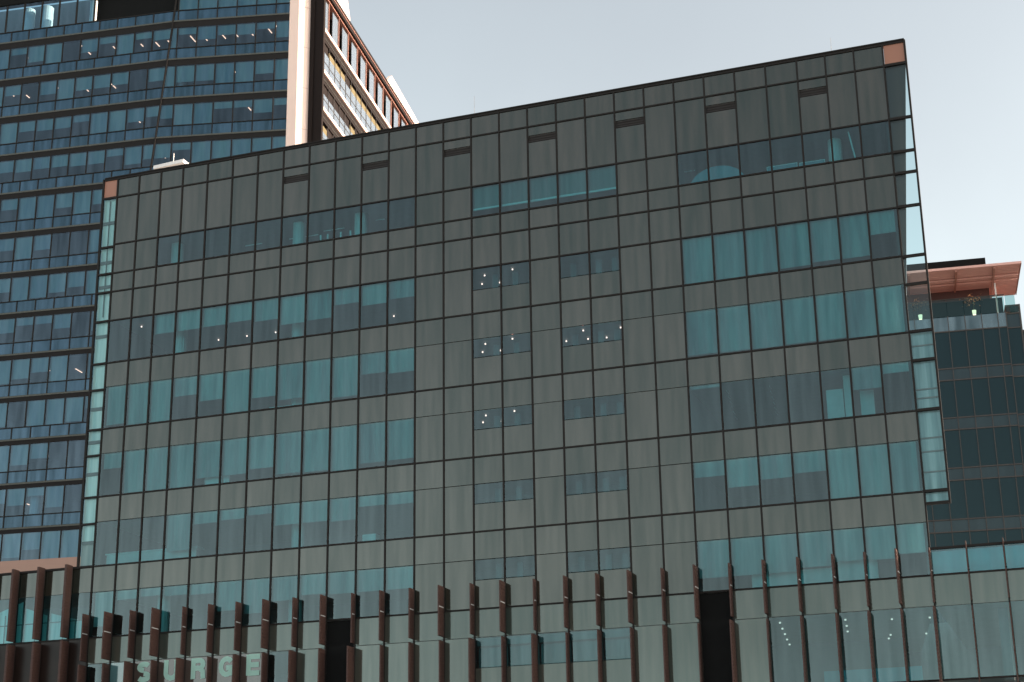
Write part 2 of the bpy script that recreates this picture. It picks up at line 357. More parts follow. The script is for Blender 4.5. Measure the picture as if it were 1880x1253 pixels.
m = MB(); m.box(-48.8, -48.76, .07, .11, 31.5, 38.2); m.build('sheet_bar', 'inner', office)
m = MB(); m.prism([(V[28]+.02, .1, 38.33), (-6.03, .1, 38.33), (-6.98, .1, 27.0), (V[28]+.02, .1, 27.0)], (0, .08, 0)); m.build('return_wall', 'darkret', office)
m = MB(); m.prism([(V[28]+.02, .14, 25.2), (XW1, .14, 25.2), (XW1, .14, 17.5), (V[28]+.02, .14, 17.5)], (0, .05, 0)); m.build('wing_reflection_sheet', 'wingteal', office)  # added teal sheet stands in for a facade reflected in the wing
for z in (24.6, 22.6, 22.2, 20.4, 19.8, 18.9):
    m = MB(); m.box(V[28]+.05, XW1, .1, .13, z-.03, z+.03); m.build('sheet_bar', 'inner', office)

# floors, ceilings, rear walls
FL = [(39.2, 35.60), (33.85, 31.22), (28.8, 27.52), (25.2, 23.92), (21.6, 20.34), (18.0, 16.74), (14.40, 13.12), (10.0, 9.2)]
def plan(x0, x1, y0, y1):   # the right end is cut back like the end wall
    return [(x0, y0), (x1, y0), (x1-.16*(y1-y0), y1), (x0, y1)]
for zt, zb in FL:
    x0 = V[0]+.03
    m = MB(); m.prism([(x, y, zb) for x, y in plan(x0, V[28]-.03, .1, 14)], (0, 0, zt-zb)); m.build('floor_slab', 'ceil', office)
m = MB(); m.box(V[0], V[28]-2.3, 8.5, 8.7, 0, 39.3); m.build('core_wall', 'inner', office)
m = MB(); m.prism([(V[0]-.01, .12, 0), (V[0]-.01, 14.2, 0), (V[0]-.01, 14.2, 39.4), (V[0]-.01, .12, 39.4)], (.15, 0, 0)); m.build('end_wall', 'darkret', office)
m = MB(); m.prism([(V[28]-.02, .12, 13.14), (V[28]-2.27, 14.2, 13.14), (V[28]-2.27, 14.2, 39.4), (V[28]-.02, .12, 39.4)], (-.15, 0, 0)); m.build('end_wall', 'darkret', office)
m = MB(); m.box(V[0], V[28]-2.3, 14.2, 14.4, 0, 39.45); m.build('rear_wall', 'inner', office)
for x in (V[12]+.1, V[21]-.1):
    m = MB(); m.box(x-.06, x+.06, .1, 8.4, 10.1, 39.2); m.build('partition', 'inner', office)
for r in range(5, 10):
    zt = Z[r] if r == 5 else Z[r]-1.32
    for a in (-26.95, -25.9, -22.9, -21.6, -20.8):     # pale door jambs seen through the small windows
        m = MB(); m.box(a, a+.3, 1.0, 1.12, Z[r+1], zt-.05); m.build('door_jamb', 'inner', office)
    m = MB(); m.box(V[12]+.3, V[21]-.3, 2.7, 2.78, Z[r+1], zt-.02); m.build('partition', 'inner', office)
for x, y, z0, z1 in [(-45.15, 1.3, 33.9, 35.57), (-37.75, 1.1, 33.9, 35.57), (-34.25, 1.2, 33.9, 35.57), (-37.7, 1.2, 28.84, 31.2), (-37.4, 1.2, 18.04, 20.34), (-44.75, 1.1, 14.43, 16.74),
                     (-37.4, 1.1, 14.43, 16.74), (-9.75, 1.3, 33.9, 35.57), (-44.6, 1.2, 28.84, 31.2), (-37.5, 1.2, 21.64, 23.9), (-37.6, 1.2, 25.24, 27.5)]:
    m = MB(); m.cyl((x, y, z0), .33, z1-z0); m.build('column', 'colm', office)
for x0, x1, z0, z1 in ((-10.2, -9.9, 21.7, 23.9), (-11.0, -10.25, 21.7, 23.3), (-9.5, -8.9, 21.7, 23.1), (-44.9, -44.3, 28.9, 30.4)):
    m = MB(); m.box(x0, x1, 1.0, 1.1, z0, z1); m.build('partition', 'colm', office)
# ceiling lights
DL = [(-27.34, .93, 31.15), (-27.89, 2.02, 31.15), (-27.0, 2.15, 31.15), (-25.77, .65, 31.15), (-33.95, 4.81, 31.15), (-47.11, 1.27, 31.15), (-44.43, 4.8, 31.15), (-42.67, 4.79, 31.15), (-40.94, 4.82, 31.15),
      (-27.21, .59, 27.45), (-27.79, 1.74, 27.45), (-26.9, 1.83, 27.45), (-25.72, .35, 27.45), (-22.17, .46, 27.45), (-23.42, 1.69, 27.45), (-22.34, 1.77, 27.45), (-21.44, 1.9, 27.45), (-20.39, .72, 27.45),
      (-27.27, .72, 23.87), (-27.83, 1.81, 23.87), (-26.98, 1.95, 23.87), (-25.74, .53, 23.87)]
DP = [(-13.81, 1.27), (-14.05, 3.03), (-14.26, 4.69), (-14.5, 6.43), (-14.71, 8.11), (-11.02, 1.68), (-11.25, 3.46), (-11.48, 5.15), (-9.12, 2.4), (-9.81, 7.06), (-10.05, 8.2), (-7.53, 2.65), (-8.23, 7.37)]
for x, y, z in DL + [(x, y, 13.07) for x, y in DP]:
    m = MB(); m.cyl((x, y, z-.05 if z > 20 else z-.03), .038 if z > 20 else .045, .06, 10); m.build('ceiling_light', 'downl' if z > 20 else 'lampdim', office)
m = MB(); m.prism([(-8.75, .5, 33.98), (-8.68, .5, 33.98), (-8.93, .5, 35.55), (-9.0, .5, 35.55)], (0, .05, 0)); m.build('ceiling_light', 'white', office)

for x0, x1, z in ((-41.2, -40.2, 35.0), (-38.6, -36.9, 35.0), (-36.6, -35.4, 35.15), (-33.6, -33.1, 35.3), (-20.2, -16.6, 35.3), (-44.9, -43.6, 28.95)):
    m = MB(); m.box(x0, x1, 1.6, 1.64, z, z+.035); m.build('ceiling_light', 'white', office)
for x in (-36.5, -36.1, -35.35, -34.8):
    m = MB(); m.box(x, x+.09, 1.0, 1.06, 33.9, 34.7); m.build('rail_post', 'white', office)
for x0, y0, n in ((-13.6, 1.2, 6), (-15.6, 1.2, 6)):      # broken rows of slim lights in the storey with open blinds
    for k in range(n):
        m = MB(); m.box(x0-.12*k, x0-.12*k+.03, y0+.9*k, y0+.9*k+.5, 23.86, 23.89); m.build('ceiling_light', 'white', office)
for x0, x1, zt in ((-14.8, -11.2, 15.2), (-11.0, -9.3, 15.7)):
    m = MB(); m.box(x0, x1, .6, .66, 14.45, zt); m.build('counter', 'colm', office)
# near-black sheets stand in for the shade inside two podium bays
for c in (9, 21):
    m = MB(); x0, x1 = cell(c); m.box(x0+.04, x1-.04, .06, .09, 5, 14.38); m.build('bay_shade_sheet', 'dark', office)
m = MB(); m.box(-57.3, 4, .3, 14, 0, 9.9); m.build('podium_base', 'darkret', office)
# podium ends: left (taller) and right (lower)
bk = Bank(office)
xs = [V[0]] + VL
for i in range(len(xs)-1):
    x1, x0 = xs[i], xs[i+1]
    m = MB(); m.prism([(x0+G, 0, 16.75), (x1-G, 0, 16.75), (x1-G, 0, 18.0), (x0+G, 0, 18.0)], (0, .05, 0)); bk.add('podium_panel', 'panel', m)
    m = MB(); m.face([(x0+G, 0, 14.45), (x1-G, 0, 14.45), (x1-G, 0, 16.73), (x0+G, 0, 16.73)]); bk.add('podium_window', 'glass', m)
    m = MB(); m.face([(x0+G, 0, 10.1), (x1-G, 0, 10.1), (x1-G, 0, 14.4), (x0+G, 0, 14.4)]); bk.add('podium_window', 'darkglass', m)
xs = [V[28]] + VR
for i in range(len(xs)-1):
    x0, x1 = xs[i], xs[i+1]
    m = MB(); m.face([(x0+G, 0, 14.45), (x1-G, 0, 14.45), (x1-G, 0, 15.5), (x0+G, 0, 15.5)]); bk.add('podium_window', 'glass', m)
    m = MB(); m.prism([(x0+G, 0, 13.13), (x1-G, 0, 13.13), (x1-G, 0, 14.4), (x0+G, 0, 14.4)], (0, .05, 0)); bk.add('podium_panel', 'panel2', m)
    m = MB(); m.face([(x0+G, 0, 10.1), (x1-G, 0, 10.1), (x1-G, 0, 13.11), (x0+G, 0, 13.11)]); bk.add('podium_window', 'glass', m)
bk.done()
m = MB(); m.box(V[28]+.05, VR[-1], .3, .35, 14.45, 15.48); m.build('upstand', 'teal', office)
m = MB(); m.box(V[28], VR[-1], .1, 14, 13.15, 14.4); m.build('floor_slab', 'ceil', office)
m = MB(); m.box(V[28]-2.3, VR[-1], 14, 14.2, 10, 14.5); m.build('rear_wall', 'inner', office)
m = MB(); m.box(-4.6, -4.2, 1.5, 1.7, 10.1, 13.1); m.build('partition', 'inner', office)
m = MB(); m.box(-12.5, -8.2, 4.0, 4.1, 10.05, 11.2); m.build('counter', 'teal', office)
m = MB(); m.box(-57.3, V[0], .1, 12, 16.78, 17.98); m.build('floor_slab', 'ceil', office)
m = MB(); m.box(-57.3, V[0], .1, 12, 14.2, 14.4); m.build('floor_slab', 'brown', office)
m = MB(); m.box(-57.3, V[0], 3.5, 3.6, 10, 14.2); m.build('rear_wall', 'brown', office)
# added pale sheets and slim frames imitate the bright view through the podium
for p in ([(-54.1, 14.45), (-52.4, 14.45), (-52.4, 16.55), (-54.1, 16.0)], [(-52.2, 14.45), (-50.9, 14.45), (-50.9, 15.75), (-52.2, 16.2)], [(-50.7, 14.45), (-48.6, 14.45), (-48.6, 15.3), (-50.7, 15.85)]):
    m = MB(); m.prism([(x, .1, z) for x, z in p], (0, .03, 0)); m.build('bright_view_sheet', 'wingback', office)
m = MB()
for x in (-53.4, -51.55, -49.9, -49.2): m.box(x-.02, x+.02, .06, .09, 14.45, 15.9 if x < -51 else 15.4)
m.box(-54.1, -48.6, .06, .09, 15.35, 15.4); m.build('window_frame', 'inner', office)
m = MB(); m.box(-57.3, -48.4, 3.5, 3.6, 14.41, 16.77); m.build('rear_wall', 'inner', office)
m = MB(); m.box(-54.6, -54.3, 1.2, 1.3, 11.6, 13.6); m.build('wall_lamp', 'glow', office)

# terracotta fins on the podium mullions
up_w = [1.25*q for q in [.42, .56, .4, .56, .28, .4, .42, .52, .36, .46, .26, .38, .4, .5, .36, .5, .24, .4, .4, .5, .36, .52, .3, .4, .4, .42, .34, .5, .2]]
lo_w = [1.25*q for q in [.5, .45, .6, .42, .58, .3, .48, .42, .56, .5, .56, .28, .4, .4, .52, .36, .52, .26, .36, .36, .46, .25, .55, .2, .4, .45, .5, .36, .5]]
def fin(x, w, z0, z1, t=.03):
    m = MB()
    m.box(x-t, x+t, -.1-w, -.1, z0, z1)
    n = int((z1-z0)/.16)
    for i in range(n):
        z = z0+.03+i*.16
        m.box(x+t-.002, x+t+.018, -.06-w, -.14, z, z+.08); m.box(x-t-.012, x-t+.002, -.06-w, -.14, z, z+.08)
    o = m.build('fin', 'terra', office)
    b = MB(); b.box(x-t-.01, x+t+.01, -.135, -.076, z0+.02, z1-.02); b.build('fin_rail', 'finback', o)
    if z0 > 13 and z1 < 17:
        b = MB(); b.box(x+t, x+t+.03, -.08-w, -.2, 14.56, 14.60); b.build('bracket', 'bracket', o)
for k, x in enumerate(V):
    fin(x, up_w[k], 13.24, 15.56); fin(x, lo_w[k], 8.3, 13.04)
for k, x in enumerate(VR[:4]): fin(x, .12, 13.24, 15.75, .018); fin(x, .14, 8.3, 13.04, .018)
for k, x in enumerate(VL[:5]): fin(x, .5, 14.5, 18.15, .06); fin(x+.1, .6, 8.3, 14.3, .06)

# roof
m = MB(); m.box(V[0], V[28]-2.3, .6, 14.2, 39.25, 39.3); m.build('roof', 'roofm', office)

# lettering on the podium glass
def arc(cx, cz, rx, rz, a0, a1, n=12): return [(cx+rx*math.cos(R(a0+(a1-a0)*i/n)), cz+rz*math.sin(R(a0+(a1-a0)*i/n))) for i in range(n+1)]
def stroke(m, pts, w, y):
    L = [];
    for i, p in enumerate(pts):
        a = pts[max(0, i-1)]; b = pts[min(len(pts)-1, i+1)]; dx, dz = b[0]-a[0], b[1]-a[1]; l = math.hypot(dx, dz) or 1
        L.append(((p[0]-dz/l*w/2, p[1]+dx/l*w/2), (p[0]+dz/l*w/2, p[1]-dx/l*w/2)))
    for (a, b), (c, d) in zip(L, L[1:]): m.prism([(a[0], y, a[1]), (b[0], y, b[1]), (d[0], y, d[1]), (c[0], y, c[1])], (0, .006, 0))
H = 1.0; w = .25; q = w/2
GL = {'S': [arc(.38, .73, .255, .145, 25, 270), arc(.38, .27, .265, .145, 90, -155)],
      'U': [[(q, H), (q, .36)] + arc(.40, .36, .275, .235, 180, 360) + [(.675, .36), (.675, H)]],
      'R': [[(q, 0), (q, H)], [(q, .875), (.45, .875)] + arc(.45, .695, .185, .18, 90, -90) + [(.45, .515), (q, .515)], [(.46, .5), (.63, .36), (.66, 0)]],
      'G': [arc(.42, .5, .295, .375, 38, 335), [(.40, .44), (.78, .44)], [(.70, .44), (.70, .05)]],
      'E': [[(q, 0), (q, H)], [(q, .89), (.7, .89)], [(q, .5), (.66, .5)], [(q, .11), (.7, .11)]]}
sign = thing('window_sign', 'large pale capital letters SURGE behind the podium glass between the brown fins', 'sign', (-42, 0, 12))
for ch, xc in zip('SURGE', (-44.99, -43.48, -41.97, -40.46, -38.96)):
    m = MB()
    for k, st in enumerate(GL[ch]): stroke(m, [(xc-.42+px*1.05, 12.07+pz*1.0) for px, pz in st], w, -.012-.008*k)
    m.build('letter', 'signw', sign)

# things inside and on the roof
def board(name, x0, x1, y, z0, z1, label, cat='board', group=None, mat='white'):
    t = thing(name, label, cat, ((x0+x1)/2, y, z0), group)
    m = MB(); m.box(x0, x1, y, y+.05, z0, z1); m.build('panel', mat, t)
    m = MB(); m.box(x0-.03, x1+.03, y-.01, y+.03, z1+.002, z1+.04); m.box(x0-.03, x0-.002, y-.01, y+.03, z0, z1); m.box(x1+.002, x1+.03, y-.01, y+.03, z0, z1); m.build('frame', 'white' if mat != 'white' else 'metalw', t)
    return t
board('display_board', -12.9, -11.5, .7, 33.96, 34.45, 'left one of two pale framed boards in the top strip of windows at the right', mat='teal', group='framed boards in the top windows')
board('display_board', -11.35, -10.2, .7, 33.96, 34.4, 'right one of two pale framed boards, beside a white column in the top windows', mat='teal', group='framed boards in the top windows')
board('whiteboard', -42.35, -41.45, .5, 21.7, 22.15, 'wide white board leaning at the bottom of a blinded window left of the middle', mat='white')
board('whiteboard', -41.3, -41.0, .5, 21.7, 22.15, 'narrow white board just right of the wide one behind the same row of blinds', mat='white')
m = MB(); m.prism([(-15.3+1.35*math.cos(R(a)), .6, 33.95+.95*math.sin(R(a))) for a in range(0, 181, 12)], (0, .5, 0))
top_mesh(m, 'dome_screen', 'teal', 'pale blue half round dome low in the top strip of windows at the right', 'dome', (-15.3, .6, 33.95))
for x0, x1, z0, z1, lab in ((-33.6, -32.9, 18.1, 18.5, 'pale green box at the foot of a window under a short blind near the middle'), (-40.9, -40.2, 25.3, 25.75, 'pale box at the foot of a half blinded window in the second blinded storey'),
                            (-46.9, -46.3, 25.3, 25.6, 'small pale box under the leftmost blinds of the second blinded storey')):
    m = MB(); m.box(x0, x1, .5, .95, z0, z1); m.box(x0+.02, x1-.02, .52, .93, z1+.002, z1+.03); top_mesh(m, 'storage_box', 'white', lab, 'box', ((x0+x1)/2, .7, z0), 'boxes standing at the window feet')
for x0, x1, z, lab in ((-48.0, -42.7, 18.7, 'long pale counter along the four leftmost windows of a storey low in the block'), (-38.9, -36.0, 25.45, 'white desk top seen under the blinds in the second blinded storey')):
    t = thing('desk', lab, 'desk', ((x0+x1)/2, .9, z-.6)); m = MB(); m.box(x0, x1, .55, 1.3, z, z+.05); m.build('desk_top', 'white', t)
    m = MB(); m.box(x0+.05, x1-.05, .6, .64, z-.6, z-.002); m.build('front_panel', 'colm', t)
u = thing('roof_light_box', 'flat pale metal housing on the roof edge at the left', 'roof unit', (-46.8, 3, 39.3))
m = MB(); m.prism([(-47.8, 2.6, 41.02), (-45.9, 2.6, 41.12), (-45.9, 3.6, 41.12), (-47.8, 3.6, 41.02)], (0, 0, .2)); m.build('housing', 'metalw', u)
for x in (-47.5, -46.2):
    m = MB(); m.box(x-.05, x+.05, 3.0, 3.1, 39.3, 41.05); m.build('leg', 'metalw', u)
m = MB(); m.cyl((-46.83, 3.1, 41.25), .02, .78, 6); m.build('mast', 'metalw', u)
for x, h, lab in ((-28.6, 2.9, 'thin roof antenna above the middle of the block'), (-9.75, 2.6, 'thin roof antenna near the right corner of the block')):
    m = MB(); m.cyl((x, 3, 39.3), .012, h, 6, .006); m.cyl((x, 3, 39.3), .05, .2, 8)
    top_mesh(m, 'roof_antenna', 'rmull', lab, 'antenna', (x, 3, 39.3), 'thin antennas on the roof')

# ---------------------------------------------------------------- tall tower behind at the left
tower = thing('office_tower', 'tall blue glass tower with dark bands rising behind the left end of the grey block', 'building', (-75, 50, 0))
D1 = Vector((-.99199, -.1263, 0)); N1 = Vector((.1263, -.99199, 0)); D2 = Vector((-.97213, -.23443, 0)); N2 = Vector((.23443, -.97213, 0))
A = Vector((-62.917, 46.8, 0))
def fold(z): return Vector((-74.52+.0863*(z-63.38), 44.0+.0208*(z-63.38), z))
def PLx(X, z, o=0):
    k = fold(z); t = (X-k.x)/D1.x; return k + D1*t + N1*o
def PR(t, z, o=0): p = A + D2*t + N2*o; return Vector((p.x, p.y, z))
sT = lambda z: 1.7+(z-1.7)*.9
T = [sT(85.62-4.247*k) for k in range(-1, 14)]       # top of each dark band
bandh = [.74*q for q in [.80, .77, .76, .74, .64, .62, .60, .56, .52, .50, .49, .48, .44, .42, .4]]
MX, MR = 1.743, 1.80
gbase = {0: -80.46, 1: -80.71, 2: -79.98, 3: -80.97, 4: -80.4}
def grp_win(k): return gbase[max(0, min(4, (k+2)//3))] if k >= 0 else gbase[0]
def grp_sp(k): return gbase[max(0, min(4, (k+3)//3))] if k >= 0 else gbase[0]
XL = -97.0
tb = Bank(tower)
def trow(zb, zt, base, kind, matname, lite=0):
    """one row of panes on the left and the right face"""
    ks = [base+MX*m for m in range(-12, 9)]
    xs = sorted([x for x in ks if x > XL and x < min(fold(zb).x, fold(zt).x)-.25])
    out = []
    for a, b in zip(xs, xs[1:]): out.append([PLx(a, zb), PLx(b, zb), PLx(b, zt), PLx(a, zt)])
    out.append([PLx(xs[-1], zb), fold(zb), fold(zt), PLx(xs[-1], zt)])
    ts = [1.25+MR*m for m in range(0, 8)]
    tf = min((fold(zb)-Vector((A.x, A.y, zb))).dot(D2), (fold(zt)-Vector((A.x, A.y, zt))).dot(D2))
    ts = [t for t in ts if t < tf-.3]
    out.append([PR(ts[0], zb), PR(0, zb), PR(0, zt), PR(ts[0], zt)])
    for a, b in zip(ts, ts[1:]): out.append([PR(b, zb), PR(a, zb), PR(a, zt), PR(b, zt)])
    out.append([fold(zb), PR(ts[-1], zb), PR(ts[-1], zt), fold(zt)])
    return out
def shrink(q, g=.02):
    c = (q[0]+q[1]+q[2]+q[3])/4
    res = []
    for p in q:
        d = c-p; h = Vector((d.x, d.y, 0)); hl = h.length or 1
        res.append(p + h/hl*g + Vector((0, 0, g if d.z > 0 else -g)))
    return res
def bar(a, b, w=.045, dep=.08, n=N1):
    h = n.cross(Vector((0, 0, 1))).normalized()*w
    mul = MB(); mul.prism([a-h-n*.03, a+h-n*.03, b+h-n*.03, b-h-n*.03], n*(dep)); tb.add('mullion', 'alu', mul)
cells = []
for k in range(13):
    zt = T[k+1]-bandh[k+1]; zs = T[k+1]-sT(2.97)+sT(0); zn = T[k+2]
    if k == 12: zs = sT(31.69)
    for q in trow(zs, zt, grp_win(k), 'w', 'tglass'):
        m = MB(); m.face(shrink(q)); tb.add('window', 'tglass', m); cells.append((k, q))
        f = random.choice([0, .3, .45, .5, .55, .6, .75, .9, 1, 1]) if k < 12 else random.choice([.85, 1, .6])
        n = (q[1]-q[0]).cross(q[3]-q[0]).normalized()
        if n.y > 0: n = -n
        if f > 0:
            b0 = q[3].lerp(q[0], f)-n*.2; b1 = q[2].lerp(q[1], f)-n*.2; h = (q[1]-q[0]).normalized()*.05
            m = MB(); m.prism([b0+h, b1-h, q[2]-n*.2-h, q[3]-n*.2+h], -n*.012); tb.add('blind', 'tblind', m)
        bar(q[0], q[3], n=N1)
    if k < 12:
        for q in trow(zn+.16, zs, grp_sp(k), 's', 'tspan'):
            m = MB(); n = (q[1]-q[0]).cross(q[3]-q[0]).normalized(); n = -n if n.y > 0 else n
            m.prism(shrink(q), -n*.05); tb.add('spandrel_panel', 'tspan', m); bar(q[0], q[3], n=N1)
for q in trow(T[1]+.16, T[1]+1.1, gbase[0], 's', 'tspan'):
    m = MB(); n = (q[1]-q[0]).cross(q[3]-q[0]).normalized(); n = -n if n.y > 0 else n
    m.prism(shrink(q), -n*.05); tb.add('spandrel_panel', 'tspan', m); bar(q[0], q[3], n=N1)
# storey above: tall plant room glass at the left, a black recess, windows again at the right
z0, z1 = T[1]+1.14, 81.25
xs = [-81.1-1.75*m for m in range(0, 9)]
for b, a in zip(xs, xs[1:]):
    q = [PLx(a, z0), PLx(b, z0), PLx(b, z1), PLx(a, z1)]; m = MB(); m.face(shrink(q, .03)); tb.add('plant_room_window', 'tglass', m); bar(q[1], q[2], w=.08, n=N1)
for a in range(6):
    t0, t1 = 1.25+MR*a-(1.25 if a == 0 else MR), 1.25+MR*a
    t1 = min(t1, 10.5)
    q = [PR(t1, z0), PR(max(0, t0), z0), PR(max(0, t0), z1), PR(t1, z1)]; m = MB(); m.face(shrink(q)); tb.add('window', 'tglass', m); bar(q[0], q[3], n=N2)
    m = MB(); m.prism([q[0]-N2*.2, q[1]-N2*.2, q[2]-N2*.2, q[3]-N2*.2], -N2*.012); tb.add('blind', 'tblind', m)
tb.done()
def ribbon(zb, zt, oi, oo, name, mat):
    """horizontal band following both faces"""
    m = MB(); xa = XL
    for P0, P1, n in ((PLx(xa, zb), fold(zb), N1), (fold(zb), PR(0, zb), N2)):
        P0 = Vector((P0.x, P0.y, zb)); P1 = Vector((P1.x, P1.y, zb))
        m.prism([P0+n*oi, P1+n*oi, P1+n*oo, P0+n*oo], (0, 0, zt-zb))
    return m.build(name, mat, tower)
for k in range(0, 14):
    zt = T[k]; 
    if k >= 1: ribbon(zt-bandh[k], zt, -.35, .01, 'dark_band', 'tband')
    if k >= 1: ribbon(zt+.002, zt+.15, -.05, .06, 'sill_strip', 'tstrip')
for k in range(13):
    zs = T[k+1]-sT(2.97)+sT(0); ribbon(zs-.035, zs+.035, -.05, .07, 'transom', 'alu')
ribbon(z0-.04, z0+.04, -.05, .07, 'transom', 'alu')
ribbon(81.25, 84.5, -.6, .1, 'dark_band', 'dark')
ribbon(sT(28.6), sT(31.69), -.3, .25, 'base_beam', 'pinkbeam')
# diagonal mullion along the fold
m = MB(); n = (N1+N2).normalized(); a, b = fold(27), fold(79.9); h = Vector((.06, .01, 0))
m.prism([a-h, a+h, b+h, b-h], n*.12); m.build('fold_mullion', 'alu', tower)
# black recess
q = [PLx(-81.1, z0), fold(z0), fold(z1), PLx(-81.1, z1)]; m = MB(); m.prism([p-N1*.5 for p in q], -N1*.2)
q = [fold(z0), PR(10.5, z0), PR(10.5, z1), fold(z1)]; m.prism([p-N2*.5 for p in q], -N2*.2); m.build('dark_recess', 'dark', tower)
# slabs and rooms behind the glass
for k in range(13):
    zc = T[k+1]-bandh[k+1]; ztop = (T[k]-sT(2.97)+sT(0)) if k > 0 else T[1]+1.1
    m = MB()
    for P0, P1, n in ((PLx(XL, zc), fold(zc), N1), (fold(zc), PR(0, zc), N2)):
        P0 = Vector((P0.x, P0.y, zc)); P1 = Vector((P1.x, P1.y, zc)); m.prism([P0-n*.1, P1-n*.1, P1-n*7, P0-n*7], (0, 0, ztop-.05-zc))
    m.build('floor_slab', 'ceil', tower)
m = MB()
for P0, P1, n in ((PLx(XL, 50), fold(50), N1), (fold(50), PR(0, 50), N2)):
    P0 = Vector((P0.x, P0.y, 30)); P1 = Vector((P1.x, P1.y, 30)); m.prism([P0-n*5.5, P1-n*5.5, P1-n*5.7, P0-n*5.7], (0, 0, 54))
m.build('core_wall', 'inner', tower)
for X, z in ((-89.3, T[3]), (-72.4, T[2]), (-72.3, T[3]), (-83.5, T[12])):
    p = PLx(X, z-1.5, -1.1) if X < -75 else PR(10.0, z-1.5, -1.1); m = MB(); m.cyl((p.x, p.y, z-3.3), .45, 2.9); m.build('column', 'colm', tower)
# strip lights under the ceilings
TL = [(1, -88.63, 44.29, .63), (1, -87.47, 44.43, .68), (1, -82.74, 44.08, 1.73), (1, -81.51, 44.19, .69), (1, -80.16, 45.25, .54), (1, -78.6, 44.63, .65), (1, -77.56, 45.79, .46), (1, -76.13, 45.98, .82), (1, -74.93, 46.11, .32),
      (1, -72.59, 46.09, 1.14), (1, -71.42, 45.74, 1.67), (1, -69.74, 46.53, 1.18), (1, -68.6, 47.43, .38), (1, -67.15, 47.2, .9), (1, -65.35, 47.09, 1.22), (1, -64.48, 47.24, 1.23),
      (2, -89.64, 43.01, 1.13), (2, -88.58, 44.36, .58), (2, -85.02, 44.2, 1.02), (2, -83.8, 44.03, .44), (2, -82.7, 44.36, 1.43), (2, -80.1, 45.31, .85), (2, -74.88, 46.15, .75), (2, -69.7, 47.15, .47), (2, -68.5, 47.32, .47), (2, -67.06, 47.06, .92), (2, -64.7, 49.5, .5),
      (3, -77.43, 45.28, 1.2), (3, -67.03, 47.33, .6), (4, -74.88, 45.76, 1.16), (9, -89.65, 45.39, 1.35), (9, -84.95, 46.08, 1.2), (9, -82.6, 46.48, 1.17), (11, -86.65, 43.3, .5), (11, -84.3, 43.8, .64), (11, -84.65, 45.61, .86), (12, -87.2, 47.4, 1.34)]
for k, x, y, l in TL:
    z = T[k]-bandh[k]-.06; m = MB(); m.prism([(x-.04, y, z), (x+.04, y, z), (x+.04-.1*l, y+l, z), (x-.04-.1*l, y+l, z)], (0, 0, .04)); m.build('ceiling_light', 'lamp', tower)
# plant room: pale ducts
for X, r in ((-88.4, .55), (-86.6, .6), (-81.9, .35)):
    p = PLx(X, 79, -1.4); m = MB(); m.cyl((p.x, p.y, 78.5), r, 2.8, 18); m.build('duct', 'colm', tower)
# corner pier, in three vertical facets
B = Vector((-62.106, 46.9956, 0)); Cc = Vector((-61.361, 47.8416, 0)); Dd = Vector((-60.022, 47.8416, 0))
D3 = Vector((-.13, .9915, 0)).normalized(); N3 = Vector((.9915, .13, 0))
def vwall(p, q, t, z0, z1, name, mat):
    p = Vector((p.x, p.y, z0)); q = Vector((q.x, q.y, z0)); n = (q-p).cross(Vector((0, 0, 1))).normalized()
    m = MB(); m.prism([p, q, q-n*t, p-n*t], (0, 0, z1-z0)); return m.build(name, mat, tower)
vwall(A, B, .3, 28, 84, 'corner_pier', 'pink'); vwall(B, Cc, .3, 28, 84, 'corner_pier', 'pink'); vwall(Cc, Dd, .3, 28, 84, 'corner_shade_facet', 'brown')  # last facet has the shade of a recess put into its brown
jm = MB()
for z in range(30, 84, 4):
    p = Vector((B.x, B.y, z)); q2 = Vector((Cc.x, Cc.y, z)); n = (q2-p).cross(Vector((0, 0, 1))).normalized(); jm.prism([p+n*.002, q2+n*.002, q2+n*.01, p+n*.01], (0, 0, .02))
jm.build('pier_joint', 'pinkbeam', tower)
# right side face, seen steeply
def S(s, z, o=0): p = Dd + D3*s + N3*o; return Vector((p.x, p.y, z))
def sbox(s0, s1, z0, z1, o0, o1, name, mat):
    m = MB(); m.prism([S(s0, z0, o0), S(s1, z0, o0), S(s1, z0, o1), S(s0, z0, o1)], (0, 0, z1-z0)); return m.build(name, mat, tower)
SL = 60
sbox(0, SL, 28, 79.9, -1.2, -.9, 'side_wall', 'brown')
sbox(.05, SL, 79.3, 80.13, -.9, .25, 'eave', 'brown')
sbox(.05, SL, 79.12, 79.2, -.9, .05, 'eave_trim', 'salmond')
sbox(.05, SL, 79.62, 79.68, .251, .3, 'eave_trim', 'salmond')
for i in range(20):
    s0 = max(2.85*i-.25, .05); s1 = 2.85*i+1.4
    sbox(s0, s1, 76.0, 78.85, -.12, -.06, 'side_window', 'sglass')
    sbox(s1, s1+.05, 75.95, 79.1, -.12, .02, 'side_mullion', 'salmond')
    sbox(s1+.06, s1+1.1, 75.95, 79.1, -.5, -.45, 'side_recess', 'brown')
